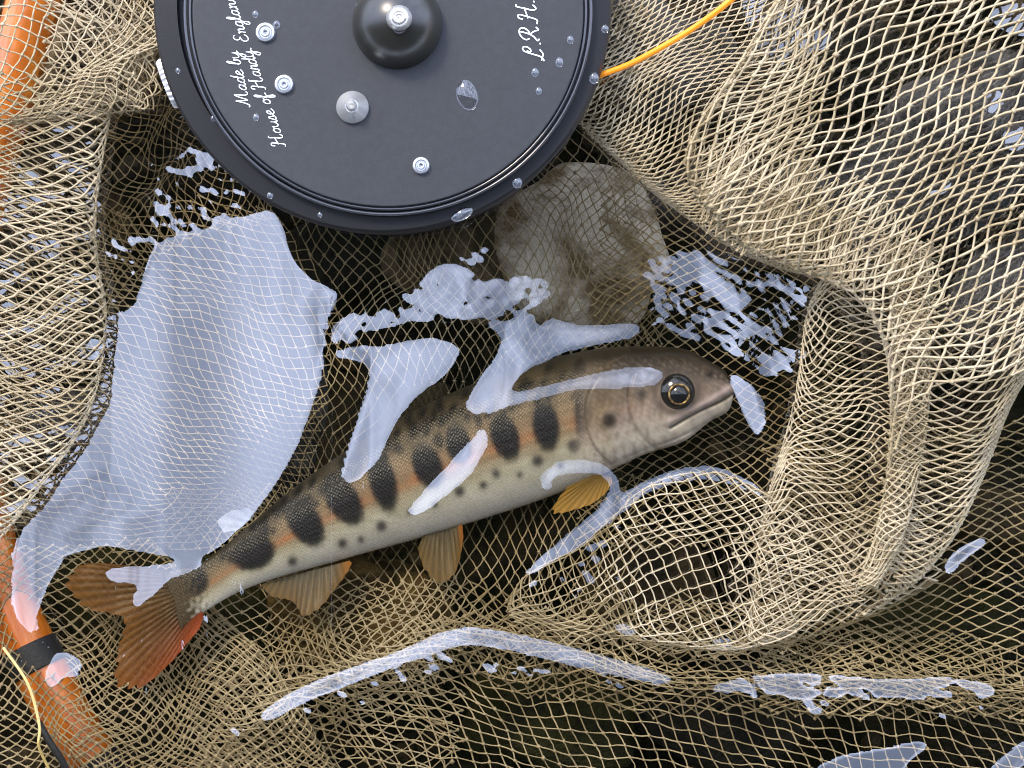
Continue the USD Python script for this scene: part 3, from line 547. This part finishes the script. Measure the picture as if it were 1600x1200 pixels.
# ------------------------------------------------------------------ fish
def fish():
    root = thing('trout', 'small spotted trout with dark oval parr marks lying in the net, head to the right', 'fish', P(720, 720, -8))
    nS, nT = 660, 230
    par = np.concatenate([[0], np.cumsum(np.hypot(*np.diff(fish_line, axis=0).T))]); L = par[-1]
    # close the snout and blunt the tail end
    u = L * (np.linspace(0, 1, nS) ** 1.15)
    top, bot = CubicSpline(par, ST[:, :2])(u), CubicSpline(par, ST[:, 2:])(u)
    cen, hv = (top + bot) / 2, (top - bot) / 2
    hh = np.hypot(*hv.T)
    nose = np.sqrt(np.clip(1 - (1 - np.clip(u / 14, 0, 1)) ** 2, 0, 1)); hv = hv * nose[:, None]
    thick = np.interp(u / L, [0, .03, .1, .2, .35, .5, .65, .8, .9, 1], [7, 22, 42, 60, 72, 70, 58, 36, 18, 2]) * nose   # half thickness, lattice units
    cz = np.interp(u / L, [0, .1, .3, .5, .7, .85, 1], [-4.6, -6.2, -8.2, -8.4, -6.8, -4.0, -2.0])
    th = np.linspace(0, 2 * np.pi, nT, endpoint=False)
    c, s = np.cos(th), np.sin(th)
    cc, ss = np.sign(c) * np.abs(c) ** .92, np.sign(s) * np.abs(s) ** .85
    px = cen[:, None, 0] + hv[:, None, 0] * cc; py = cen[:, None, 1] + hv[:, None, 1] * cc
    un = 1000 * WIDTH / 1600
    z = cz[:, None] + thick[:, None] * un * ss * 1.0
    up = s > -.05
    # relief of the head: gill cover, mouth, orbit
    op = np.hypot((px - 1000) / 86, (py - 645) / 92); side = np.clip(s * 3, 0, 1)[None]
    behind = 1 / (1 + np.exp((px - 965) / 11))
    dz = .55 / (1 + np.exp((op - 1) * 55)) * behind * (px > 890)
    pre = np.hypot((px - 1062) / 80, (py - 622) / 88)
    dz -= .28 * np.exp(-((pre - 1) / .035) ** 2) * (px < 1035) * (px > 955) * (py > 585)
    def seg_d(x, y, pts):
        return cKDTree(spline(pts, 80)).query(np.stack([x.ravel(), y.ravel()], 1))[0].reshape(x.shape)
    jaw = seg_d(px, py, [(1149, 612), (1128, 626), (1098, 640), (1070, 655), (1048, 668)])
    dz -= .55 * np.exp(-(jaw / 3.2) ** 2)
    maxi = seg_d(px, py, [(1140, 606), (1112, 624), (1082, 640), (1048, 658)])
    dz += .3 * np.exp(-(maxi / 6) ** 2)
    isth = seg_d(px, py, [(1120, 652), (1060, 684), (1000, 706), (950, 728)])
    dz -= .25 * np.exp(-(isth / 2.5) ** 2)
    z = z + dz * side
    # colours of the skin
    w = np.broadcast_to(cc, px.shape)                          # -1 belly, +1 back
    col = np.zeros(px.shape + (3,))
    at = [-1, -.75, -.45, -.15, .12, .4, .65, 1]
    cs = np.array([(.66, .62, .53), (.58, .545, .45), (.42, .39, .28), (.27, .215, .13), (.23, .165, .095), (.16, .115, .064), (.085, .063, .035), (.022, .018, .011)])
    for k in range(3): col[..., k] = np.interp(w + .05 * wob(px, py, 60, 71), at, cs[:, k])
    ub = np.broadcast_to((u / L)[:, None], px.shape)
    def blend(m, color):
        nonlocal col
        m = np.clip(m, 0, 1)[..., None]; col = col * (1 - m) + np.asarray(color) * m
    lat = np.exp(-((w + .05) / .10) ** 2) * (ub > .16) * (ub < .93) * (.65 + .35 * wob(px, py, 40, 72))
    blend(.62 * lat, (.44, .15, .045))
    blend(.4 * np.exp(-((w + .0) / .25) ** 2) * (ub > .2), (.27, .155, .08))
    fr = wob(px, py, 9, 73, 9)
    def spot(x, y, rx, ry, ang, color, k=1.0, soft=3.0):
        a = math.radians(ang); dx, dy = px - x, py - y
        e = np.hypot((dx * math.cos(a) + dy * math.sin(a)) / rx, (-dx * math.sin(a) + dy * math.cos(a)) / ry)
        blend(k / (1 + np.exp((e - 1 + .025 * fr) * min(rx, ry) / soft)), color)
    PM = (.009, .0105, .013)
    for x, y, rx, ry, a in ((298, 908, 26, 24, 0), (395, 864, 34, 25, -15), (476, 816, 24, 40, -32), (536, 782, 24, 41, -34), (598, 752, 20, 46, -14), (668, 728, 22, 34, -20), (716, 694, 19, 30, -12), (789, 683, 21, 36, -18), (853, 666, 20, 37, -8), (911, 640, 13, 42, 2)):
        spot(x, y, rx * 1.06, ry * 1.08, a, PM, .97, 1.5)
        spot(x - 6, y - ry * 1.25, rx * .8, ry * .55, a, (.06, .055, .045), .35, 5)
    for x, y, r in ((897, 697, 10), (840, 720, 8.5), (775, 740, 6.5), (718, 768, 8), (755, 758, 5.5), (596, 822, 8), (535, 849, 7), (457, 877, 7), (680, 789, 4), (564, 843, 4.5), (640, 800, 4), (812, 742, 4), (876, 728, 4), (952, 657, 11), (1000, 618, 8), (980, 560, 6), (1090, 570, 5)):
        spot(x, y, r, r * 1.05, 0, (.03, .026, .03), .93, 2)
    rs = np.random.default_rng(31)
    for k in range(125):
        t = rs.uniform(.13, .9); i = int(np.searchsorted(u / L, t)); ww = rs.uniform(.33, .88)
        x, y = cen[i] + hv[i] * ww
        spot(x, y, rs.uniform(3.5, 6.2), rs.uniform(6, 11), rs.uniform(0, 40), (.010, .009, .007), .95, 1.5)
    for x, y in ((699, 602), (724, 608), (683, 623), (657, 625), (705, 633), (657, 640), (674, 650), (635, 648), (664, 667), (679, 680), (617, 671), (641, 671), (512, 746), (528, 741), (485, 748), (425, 790), (440, 776), (410, 810), (465, 757), (560, 712), (580, 700), (603, 690), (742, 622), (760, 640)):
        spot(x + 3, y + 6, 5.2, 9.5, 25, (.007, .006, .005), .97, 1.3)
    head = 1 / (1 + np.exp((915 - px) / 8)) * np.clip((.85 - w) * 4, 0, 1)
    mot = wob(px, py, 22, 75, 9); mot2 = wob(px, py, 8, 76, 9)
    blend(.55 * head, (.33, .25, .175))
    blend(.5 * head * np.exp(-((py - 650 + (px - 1000) * .35) / 28) ** 2), (.50, .39, .37))
    blend(.8 * head * np.clip((-.2 - w) * 2.2, 0, 1), (.70, .64, .55)); blend(.9 / (1 + np.exp((930 - px) / 12)) * np.clip((w - .26) * 3.5, 0, 1), (.02, .0155, .010))
    blend(.5 * np.exp(-((op - 1) / .03) ** 2) * behind * (px > 890), (.12, .09, .06))
    blend(.45 * np.exp(-((op - .72) / .2) ** 2) * behind * (px > 890) * (px < 960), (.24, .17, .06))
    blend(.45 * np.exp(-((pre - 1) / .03) ** 2) * (px < 1035) * (px > 955) * (py > 585), (.16, .12, .10))
    blend(.35 * head * np.clip(mot, 0, 1), (.17, .12, .06)); blend(.22 * head * np.clip(mot2, 0, 1), (.62, .53, .46)); blend(.16 * head * np.clip(-mot2, 0, 1), (.14, .105, .075))
    spot(948, 612, 34, 22, -10, (.11, .075, .045), .6, 8); spot(1000, 588, 60, 16, -8, (.09, .065, .04), .7, 7); spot(1100, 600, 26, 22, 30, (.16, .12, .09), .6, 8); spot(1096, 648, 18, 7, -30, (.20, .17, .18), .6, 4)
    spot(1085, 668, 60, 9, -33, (.60, .53, .45), .6, 4)
    blend(.85 * np.exp(-(jaw / 2.6) ** 2), (.03, .025, .02))
    blend(.75 * np.exp(-(maxi / 5) ** 2), (.62, .50, .47))
    blend(.8 * np.exp(-(np.hypot(px - 1085, py - 655) / 12) ** 2) * 0, (0, 0, 0))
    blend(.7 * np.exp(-((np.hypot(px - 1057, py - 611) - 34) / 8) ** 2), (.10, .075, .06))
    blend(.85 * np.exp(-(np.hypot(px - 1109, py - 585) / 6) ** 2), (.012, .01, .01))        # nostril
    blend(np.clip((322 + 9 * wob(px, py, 14, 74, 7) - px + (py - 930) * .25) / 34, 0, 1), (.075, .055, .03))
    spot(952, 657, 11, 12, 0, (.02, .016, .015), .9, 2); spot(1003, 616, 8, 8, 0, (.03, .024, .02), .7, 2)
    sa, sb = (u[:, None] / 5.2 + c[None] * hh[:, None] / 4.8), (u[:, None] / 5.2 - c[None] * hh[:, None] / 4.8)      # pearly scale rows
    pearl = np.clip(np.cos(np.pi * sa) * np.cos(np.pi * sb), -1, 1) ** 2 * ((op > 1) & (px < 985)) * np.clip((w + .75) * 3, .15, 1)
    col = col * (.82 + .5 * pearl[..., None]) + .035 * (pearl ** 3)[..., None] * np.random.default_rng(8).uniform(.2, 1.4, pearl.shape)[..., None] * np.array([1, .95, .85])
    V = P(px, py, z).reshape(-1, 3)
    i, j = np.meshgrid(np.arange(nS - 1), np.arange(nT), indexing='ij')
    F = np.stack([i * nT + j, i * nT + (j + 1) % nT, (i + 1) * nT + (j + 1) % nT, (i + 1) * nT + j], -1).reshape(-1, 4)
    n0 = len(V); V = np.vstack([V, V[:nT].mean(0), V[-nT:].mean(0)])
    k = np.arange(nT); e = (nS - 1) * nT
    F = np.vstack([F[:, [0, 1, 2]], F[:, [0, 2, 3]], np.stack([np.full(nT, n0), (k + 1) % nT, k], 1), np.stack([np.full(nT, n0 + 1), e + k, e + (k + 1) % nT], 1)])
    C = np.vstack([col.reshape(-1, 3), col[0].mean(0), col[-1].mean(0)])
    # scale rows: about 0.55 mm along the body, none on the head
    arc = (th[None] / (2 * np.pi)) * 2.6 * hh[:, None] * 1.0
    sc = np.where(px < 925, 1.0, .02)
    uu = (u[:, None] / 4.4) + 0 * th[None]; vv = np.broadcast_to(np.cos(th)[None] * (hh[:, None] / 4.1), uu.shape)
    uv = np.stack([uu + vv, uu - vv], -1) * .72
    uv = np.where(((op < 1) | (px > 985))[..., None], uv * .15, uv).reshape(-1, 2)
    uv = np.vstack([uv, uv[:1], uv[-1:]])
    body = obj('body', (V, F), 'fish_skin', root, col=C, uv=uv)
    t3 = cKDTree(np.stack([px[:, up].ravel(), py[:, up].ravel()], 1)); zu = z[:, up].ravel()
    def surf(x, y): return float(zu[t3.query([x, y])[1]])
    # eye
    ex, ey = 1057, 612; ez = surf(ex, ey); un2 = WIDTH / 1600
    def cap(r, h, n=40, z0=0.0, cx=ex, cy=ey):
        pr = [(r * un2 * math.cos(a), h * un2 * math.sin(a)) for a in np.linspace(-.5, math.pi / 2 - 1e-3, 14)]
        return lathe(pr, P(cx, cy, ez + z0), n=n)
    eye = obj('eye', cap(29, 17, z0=-.6), 'iris_dark', root)
    pr = [(R * un2, hgt * un2) for R, hgt in ((16.4, 0), (17.2, 2.6), (16.2, 3.5), (14.6, 3.5), (13.8, 2.2))]
    obj('iris', lathe(pr, P(ex + 4, ey + 4, ez + .86), n=48), 'iris_gold', eye)
    obj('pupil', cap(14.2, 6, z0=1.0, cx=ex + 4, cy=ey + 4), 'eye_black', eye)

    def fin(name, base, outer, zb, zo, cols, rays=14, m='fin', edge=None, label=None):
        nR, nC = 40, rays * 8 + 1
        b0 = spline(base, nC); o = spline(outer, nC); t = np.linspace(0, 1, nR)[:, None, None]
        q = b0[None] * (1 - t) + o[None] * t
        ph = np.linspace(0, rays * 2 * np.pi, nC)[None]
        ser = .5 + .5 * np.cos(ph)
        fray = 1 + (.010 * np.cos(ph) + .03 * wob(np.arange(nC)[None] * 3.0, 0 * ph, 24, 91, 7)) * t[..., 0] ** 3; q = b0[None] + (q - b0[None]) * fray[..., None]
        zz = zb * (1 - t[..., 0]) + zo * t[..., 0] + .20 * ser * (1 - .5 * t[..., 0]) + .25 * wob(q[..., 0], q[..., 1], 70, 90)
        cA, cB = np.asarray(cols[0]), np.asarray(cols[1]); cc_ = cA * (1 - t) + cB * t
        cc_ = np.broadcast_to(cc_, (nR, nC, 3)) * (.62 + .38 * ser[..., None])
        if edge is not None:
            k = np.exp(-((np.linspace(0, 1, nC) - edge[0]) / edge[2]) ** 2)[None, :, None]
            cc_ = cc_ * (1 - k) + np.asarray(edge[1]) * k
        V1 = P(q[..., 0], q[..., 1], zz).reshape(-1, 3); F1 = grid_faces(nR, nC)
        V2 = V1 - [0, 0, .00012]; n = len(V1)
        rim = np.concatenate([np.arange(nC), np.arange(1, nR) * nC + nC - 1, (nR - 1) * nC + np.arange(nC - 2, -1, -1), np.arange(nR - 2, 0, -1) * nC])
        r2 = np.roll(rim, -1)
        Fs = np.vstack([np.stack([rim, r2, r2 + n], 1), np.stack([rim, r2 + n, rim + n], 1)])
        C2 = cc_.reshape(-1, 3)
        p = obj(name, (np.vstack([V1, V2]), np.vstack([F1, F1[:, ::-1] + n, Fs])), m, root, col=np.vstack([C2, C2]))
        if label: tag(p, label)
    fin('tail_fin', [(290, 892), (300, 915), (308, 935), (318, 962)], [(215, 886), (160, 880), (118, 887), (104, 905), (112, 925), (148, 953), (196, 972), (190, 1000), (181, 1035), (185, 1066), (206, 1075), (240, 1060), (282, 1018), (312, 982)], -2.2, -1.6, ((.055, .042, .022), (.20, .085, .018)), 26, edge=(1, (.30, .06, .016), .24))
    fin('pectoral_fin', [(926, 742), (940, 742), (955, 745)], [(884, 762), (866, 799), (905, 795), (940, 776), (957, 754)], -2.5, -1.3, ((.20, .12, .03), (.46, .25, .04)), 11)
    fin('pelvic_fin', [(662, 836), (690, 830), (722, 819)], [(652, 858), (664, 888), (690, 911), (712, 892), (724, 838)], -6, -3.5, ((.13, .10, .05), (.19, .11, .03)), 10, edge=(1, (.42, .15, .03), .1))
    fin('anal_fin', [(420, 908), (480, 893), (546, 876)], [(408, 914), (428, 932), (458, 941), (474, 962), (520, 926), (550, 880)], -5, -3, ((.17, .14, .085), (.19, .11, .035)), 14, edge=(1, (.40, .17, .04), .1))
    fin('adipose_fin', [(398, 806), (372, 828)], [(388, 793), (358, 800), (342, 815), (350, 832)], -4, -2.5, ((.35, .36, .38), (.5, .5, .52)), 3, m='clear_fin')
    fin('dorsal_fin', [(600, 672), (650, 642), (700, 618)], [(588, 657), (610, 628), (650, 604), (696, 597)], -8, -6.5, ((.035, .028, .016), (.05, .04, .022)), 13)
fish()

# ------------------------------------------------------------------ reel
U = WIDTH / 1600
def reel():
    ZF = 24.0; k = (DIST - ZF / 1000) / DIST; un = U * k
    C = P(600, 6, 0); C = P(599, 8, ZF)
    root = thing('fly_reel', 'black fly fishing reel with silver rivets and white script lettering resting on the net', 'fishing reel', (C[0], C[1], 0))
    def pc(px, py, z=ZF): return P(px, py, z)
    R = lambda r: r * un
    rim_c = P(597, 5, ZF - 2.2)
    obj('rim', lathe([(R(340), -.026), (R(352), -.024), (R(352), -.006), (R(359), -.0055), (R(361), -.004), (R(361), -.0018), (R(359.5), -.0007), (R(356), -.0001), (R(322), .0002), (R(320), -.0015), (R(300), -.0015)], rim_c, n=240), 'rim_black', root, smooth=35)
    fc = P(606, 17, ZF)
    obj('spool_face', lathe([(R(306), -.0040), (R(306), -.0004), (R(305), -.00005), (R(303), 0), (R(200), .00006), (R(60), .0001), (1e-6, .0001)], fc, n=240), 'reel_black', root, smooth=35)
    for r0 in (309.5, 317.5):
        a = np.linspace(-.4, math.pi + .4, 12)
        obj('bead_ring', lathe([(R(r0 + 2.9 * math.cos(t)), -.0012 + R(3.4) * math.sin(t)) for t in a], fc + [0, 0, .0005], n=240), 'ring_black', root)
    hc = pc(621, 38, ZF)
    hub = obj('hub_cap', lathe([(R(70), 0), (R(70), .0007), (R(69), .0011)] + [(R(68.5 * math.cos(t)), .0011 + .0066 * math.sin(t)) for t in np.linspace(.05, 1.5, 22)] + [(1e-6, .0077)], hc, n=120), 'hub_black', root, smooth=50)
    obj('collar', lathe([(R(12), 0), (R(12), .0011), (R(10.5), .0014), (R(8), .0014), (1e-6, .0013)], hc + [R(6), R(-14), .0064], n=40), 'hub_black', hub, smooth=40)
    sc = hc + [R(6), R(-1), .0073]
    obj('screw', lathe([(R(19), 0), (R(20), .0008), (R(18), .0017), (R(13), .0024), (R(9), .0026), (R(7.5), .0023), (R(5), .0023), (1e-6, .0028)], sc, n=48), 'silver', hub, smooth=30)
    def rivet(x, y, r, label=None):
        c = pc(x, y, ZF); pr = [(R(r * 1.06), -.0001), (R(r * 1.04), .0004), (R(r * .95), .0008), (R(r * .74), .00085), (R(r * .60), .0003), (R(r * .50), .0003), (R(r * .40), .0009), (R(r * .28), .0009), (R(r * .2), .0003), (1e-6, .0004)]
        p = obj('rivet', lathe(pr, c, n=48), 'bright_silver', root, smooth=30)
        if label: tag(p, label)
    rivet(415, 51, 15); rivet(444, 132, 14.5); rivet(658, 259, 13)
    c = pc(551, 168, ZF)
    st = obj('stud', lathe([(R(25.5), -.0001), (R(25.5), .0005), (R(24.5), .0009), (R(10.5), .0029), (R(10), .0026), (R(9.2), .0026), (R(8.5), .0034), (R(6), .0038), (R(4.2), .0035), (1e-6, .0032)], c, n=64), 'silver', root, smooth=25)
    tag(st, 'larger cone shaped silver stud')
    # knurled knob on the side of the rim
    ax = np.array([-.937, -.35, 0]); kc = P(281, 124, 14.0)
    th = np.linspace(0, 2 * np.pi, 240, endpoint=False); rr = R(40) * (1 + .045 * np.cos(th * 26))
    tv = np.array([0, 0, 1.0]); sv = np.cross(ax, tv); V, prof = [], [(.86, -.0002), (1, .0003), (1, .0020), (.93, .0025), (.6, .0026), (0.001, .0026)]
    for q, hgt in prof: V.append(kc + ax * hgt + (rr * q)[:, None] * (np.cos(th)[:, None] * sv + np.sin(th)[:, None] * tv))
    n = 240; i, j = np.meshgrid(np.arange(len(prof) - 1), np.arange(n), indexing='ij')
    F = np.stack([i * n + j, i * n + (j + 1) % n, (i + 1) * n + (j + 1) % n, (i + 1) * n + j], -1).reshape(-1, 4)
    m = trimesh.Trimesh(np.vstack(V), np.vstack([F[:, [0, 1, 2]], F[:, [0, 2, 3]]]), process=False); m.fix_normals()
    obj('knurled_knob', m, 'white_metal', root, smooth=25)
    obj('knob_stem', lathe([(R(44), -.0035), (R(44), -.0004), (R(40), -.0003), (1e-6, -.0003)], kc, ax, 60), 'rim_black', root, smooth=30)
    return root, ZF, un
reel_root, ZF, UN = reel()

# script lettering
G = {
 'M': (2.3, [[(-.35, .25), (-.15, .05), (.15, .4), (.5, 1.9), (.55, 2.0), (.6, 1.2), (.75, .2), (1.1, 1.2), (1.5, 2.0), (1.5, 1.2), (1.55, .3), (1.8, 0), (2.1, .25)]]),
 'a': (1.15, [[(.8, .8), (.5, 1), (.12, .6), (.15, .12), (.45, .05), (.75, .5), (.85, 1)], [(.85, 1), (.78, .25), (.95, 0), (1.2, .25)]]),
 'd': (1.2, [[(.8, .8), (.5, 1), (.12, .6), (.15, .12), (.45, .05), (.8, .6), (1.0, 2.0)], [(1.0, 2.0), (.82, .3), (1.0, 0), (1.25, .25)]]),
 'e': (.95, [[(.05, .4), (.55, .6), (.65, .88), (.42, 1), (.12, .62), (.18, .1), (.5, 0), (.95, .3)]]),
 'b': (1.0, [[(.0, .3), (.4, 1.5), (.4, 2.0), (.2, 1.8), (.12, .6), (.2, .05), (.5, .05), (.75, .5), (.6, .9), (.95, .8)]]),
 'y': (1.15, [[(.1, 1), (.12, .3), (.35, .05), (.7, .4), (.85, 1)], [(.85, 1), (.75, -.3), (.5, -1.0), (.25, -.85), (.45, -.3), (1.2, .25)]]),
 'H': (1.9, [[(-.1, 1.5), (.05, 1.95), (.35, 1.9), (.35, 1.4), (.2, .6), (.0, .05), (-.3, .1)], [(.1, .95), (.8, 1.1), (1.3, 1.2)], [(1.55, 1.95), (1.3, 2.0), (1.2, 1.2), (1.1, .3), (1.35, 0), (1.7, .3)]]),
 'o': (1.0, [[(.55, 1), (.15, .7), (.15, .1), (.5, .05), (.75, .5), (.55, 1), (.6, .8), (1.05, .85)]]),
 'u': (1.15, [[(.1, 1), (.12, .2), (.4, .05), (.75, .5), (.85, 1)], [(.85, 1), (.8, .2), (.95, 0), (1.2, .25)]]),
 's': (.85, [[(0, .2), (.45, 1.05), (.55, .55), (.55, .1), (.25, 0), (.1, .15)], [(.4, .02), (.85, .3)]]),
 'f': (.85, [[(.0, .3), (.5, 1.5), (.5, 2.0), (.3, 1.8), (.2, .5), (.1, -.9), (.3, -.9), (.35, -.2), (.3, .2), (.85, .35)]]),
 'r': (.8, [[(.0, .3), (.2, 1.1), (.3, .9), (.6, .95), (.5, .3), (.6, 0), (.85, .25)]]),
 'n': (1.15, [[(.05, .9), (.2, 1), (.15, 0)], [(.15, .3), (.5, .95), (.72, .9), (.68, .25), (.85, 0), (1.2, .25)]]),
 'g': (1.15, [[(.8, .8), (.5, 1), (.12, .6), (.15, .12), (.45, .05), (.75, .5), (.85, 1)], [(.85, 1), (.75, -.3), (.5, -1.0), (.25, -.85), (.45, -.3), (1.2, .25)]]),
 'l': (.65, [[(.0, .3), (.4, 1.5), (.38, 2.0), (.2, 1.8), (.12, .4), (.3, 0), (.65, .25)]]),
 'E': (1.35, [[(1.15, 1.7), (.9, 2.0), (.45, 1.8), (.5, 1.25), (.85, 1.1), (.35, .95), (.1, .45), (.4, 0), (.9, .1), (1.2, .4)]]),
 'L': (1.5, [[(.75, 1.55), (.55, 1.35), (.75, 1.15), (1.1, 1.45), (1.05, 1.9), (.7, 1.95), (.45, 1.4), (.3, .6), (.1, .1), (-.25, -.05)], [(-.25, .2), (.1, .12), (.5, -.05), (1.0, .25)]]),
 'R': (1.75, [[(.2, .1), (-.05, .3), (.3, .6), (.65, 1.3), (.75, 2.0)], [(.1, 1.1), (-.1, 1.5), (.3, 2.0), (1.0, 2.0), (1.2, 1.5), (.8, 1.05), (.6, 1.0), (1.0, .5), (1.2, .05), (1.5, .3)]]),
 '.': (.55, [[(.15, .04), (.2, .12), (.26, .04)]]), ' ': (.75, []),
}
def lettering(text, start, end, xh, name, rad):
    s, e = np.array(start, float), np.array(end, float); total = sum(G[c][0] for c in text)
    d = (e - s) / np.linalg.norm(e - s); adv = np.linalg.norm(e - s) / total; upv = np.array([d[1], -d[0]])     # left of the reading direction
    x, Q = 0.0, []
    for ch in text:
        w, strokes = G[ch]
        for st in strokes:
            p = spline(st, 26); lx = (x + p[:, 0]) * adv + .28 * p[:, 1] * xh; q = s + lx[:, None] * d + (p[:, 1] * xh)[:, None] * upv
            Q.append(P(q[:, 0], q[:, 1], ZF + .13))
        x += w
    v, f = tubes(np.array(Q), rad / 1000, 6)
    v[:, 2] = ZF / 1000 + .00013 + (v[:, 2] - ZF / 1000 - .00013) * .4
    tag(obj(name, (v, f), 'paint_white', reel_root), 'white script reading ' + text)
lettering('Made by', (391, 164), (372, 80), 10.5, 'lettering', .085)
lettering('House of Hardy. England', (446, 226), (363, -10), 10.5, 'lettering', .085)
lettering('L.R.H.', (849, 92), (835, -2), 15, 'lettering', .115)

# water drops on the reel
def drop(x, y, rx, ry, ang, h, label, group=None, z=None):
    m = trimesh.creation.icosphere(4); v = m.vertices.copy(); v = v[:, :] * [rx * UN, ry * UN, h * UN]
    v[:, 2] = np.where(v[:, 2] < 0, v[:, 2] * .15, v[:, 2])
    c, s = math.cos(-ang), math.sin(-ang); v = v @ np.array([[c, s, 0], [-s, c, 0], [0, 0, 1]])
    tag(obj('water_drop', (v + P(x, y, (z if z is not None else ZF) + .12), m.faces), 'droplet'), label, 'water drop', group)
drop(730, 148, 17, 25, -.25, 9, 'large oval water drop on the reel face right of the hub')
drop(722, 334, 19, 10, -.5, 8, 'long water drop on the rim at the lower right of the reel', z=ZF - 2.1)
drop(432, 38, 6, 7, 0, 4, 'water bead beside the upper left rivet of the reel')
for x, y, r, lab in ((874, 97, 6.5, 'small water bead right of and below the L.R.H. lettering, near the bead ring'), (836, 113, 6, 'small water bead just below the L of the right lettering'),
                     (842, 142, 5, 'lowest small water bead under the right lettering'), (891, 62, 5.5, 'small water bead right of the R of the right lettering'),
                     (400, 183, 5, 'small water bead left of the word House'), (399, 22, 5, 'small water bead above the upper left rivet'), (560, 10, 5, 'small water bead left of the black hub cap')):
    drop(x, y, r, r * 1.25, 0, r * .6, lab, 'small water beads on the reel face')
for x, y, r, lab in ((928, 122, 8, 'round water bead on the rim where the orange line leaves the reel'), (808, 285, 8, 'round water bead on the rim at the lower right'), (422, 305, 5, 'small water bead on the rim at the lower left'),
                     (278, 110, 4, 'tiny water bead on the rim beside the knurled knob'), (333, 185, 4, 'tiny water bead on the rim below the knurled knob'), (945, 45, 6, 'water bead on the rim above the orange line'), (500, 335, 4, 'tiny water bead at the bottom of the rim')):
    drop(x, y, r, r * 1.2, 0, r * .6, lab, 'water beads on the reel rim', z=ZF - 2.1)

# orange line leaving the reel
ln = tube(P([905, 937, 975, 1030, 1085, 1130, 1185, 1240], [134, 118, 104, 76, 43, 10, -38, -95], [19.2, 19.4, 21, 24, 26, 28, 29, 30]), .00048, 120, 14)
tag(obj('fly_line', ln, 'line_orange'), 'bright orange fly line running off the right side of the reel', 'fishing line')
print('triangles done')
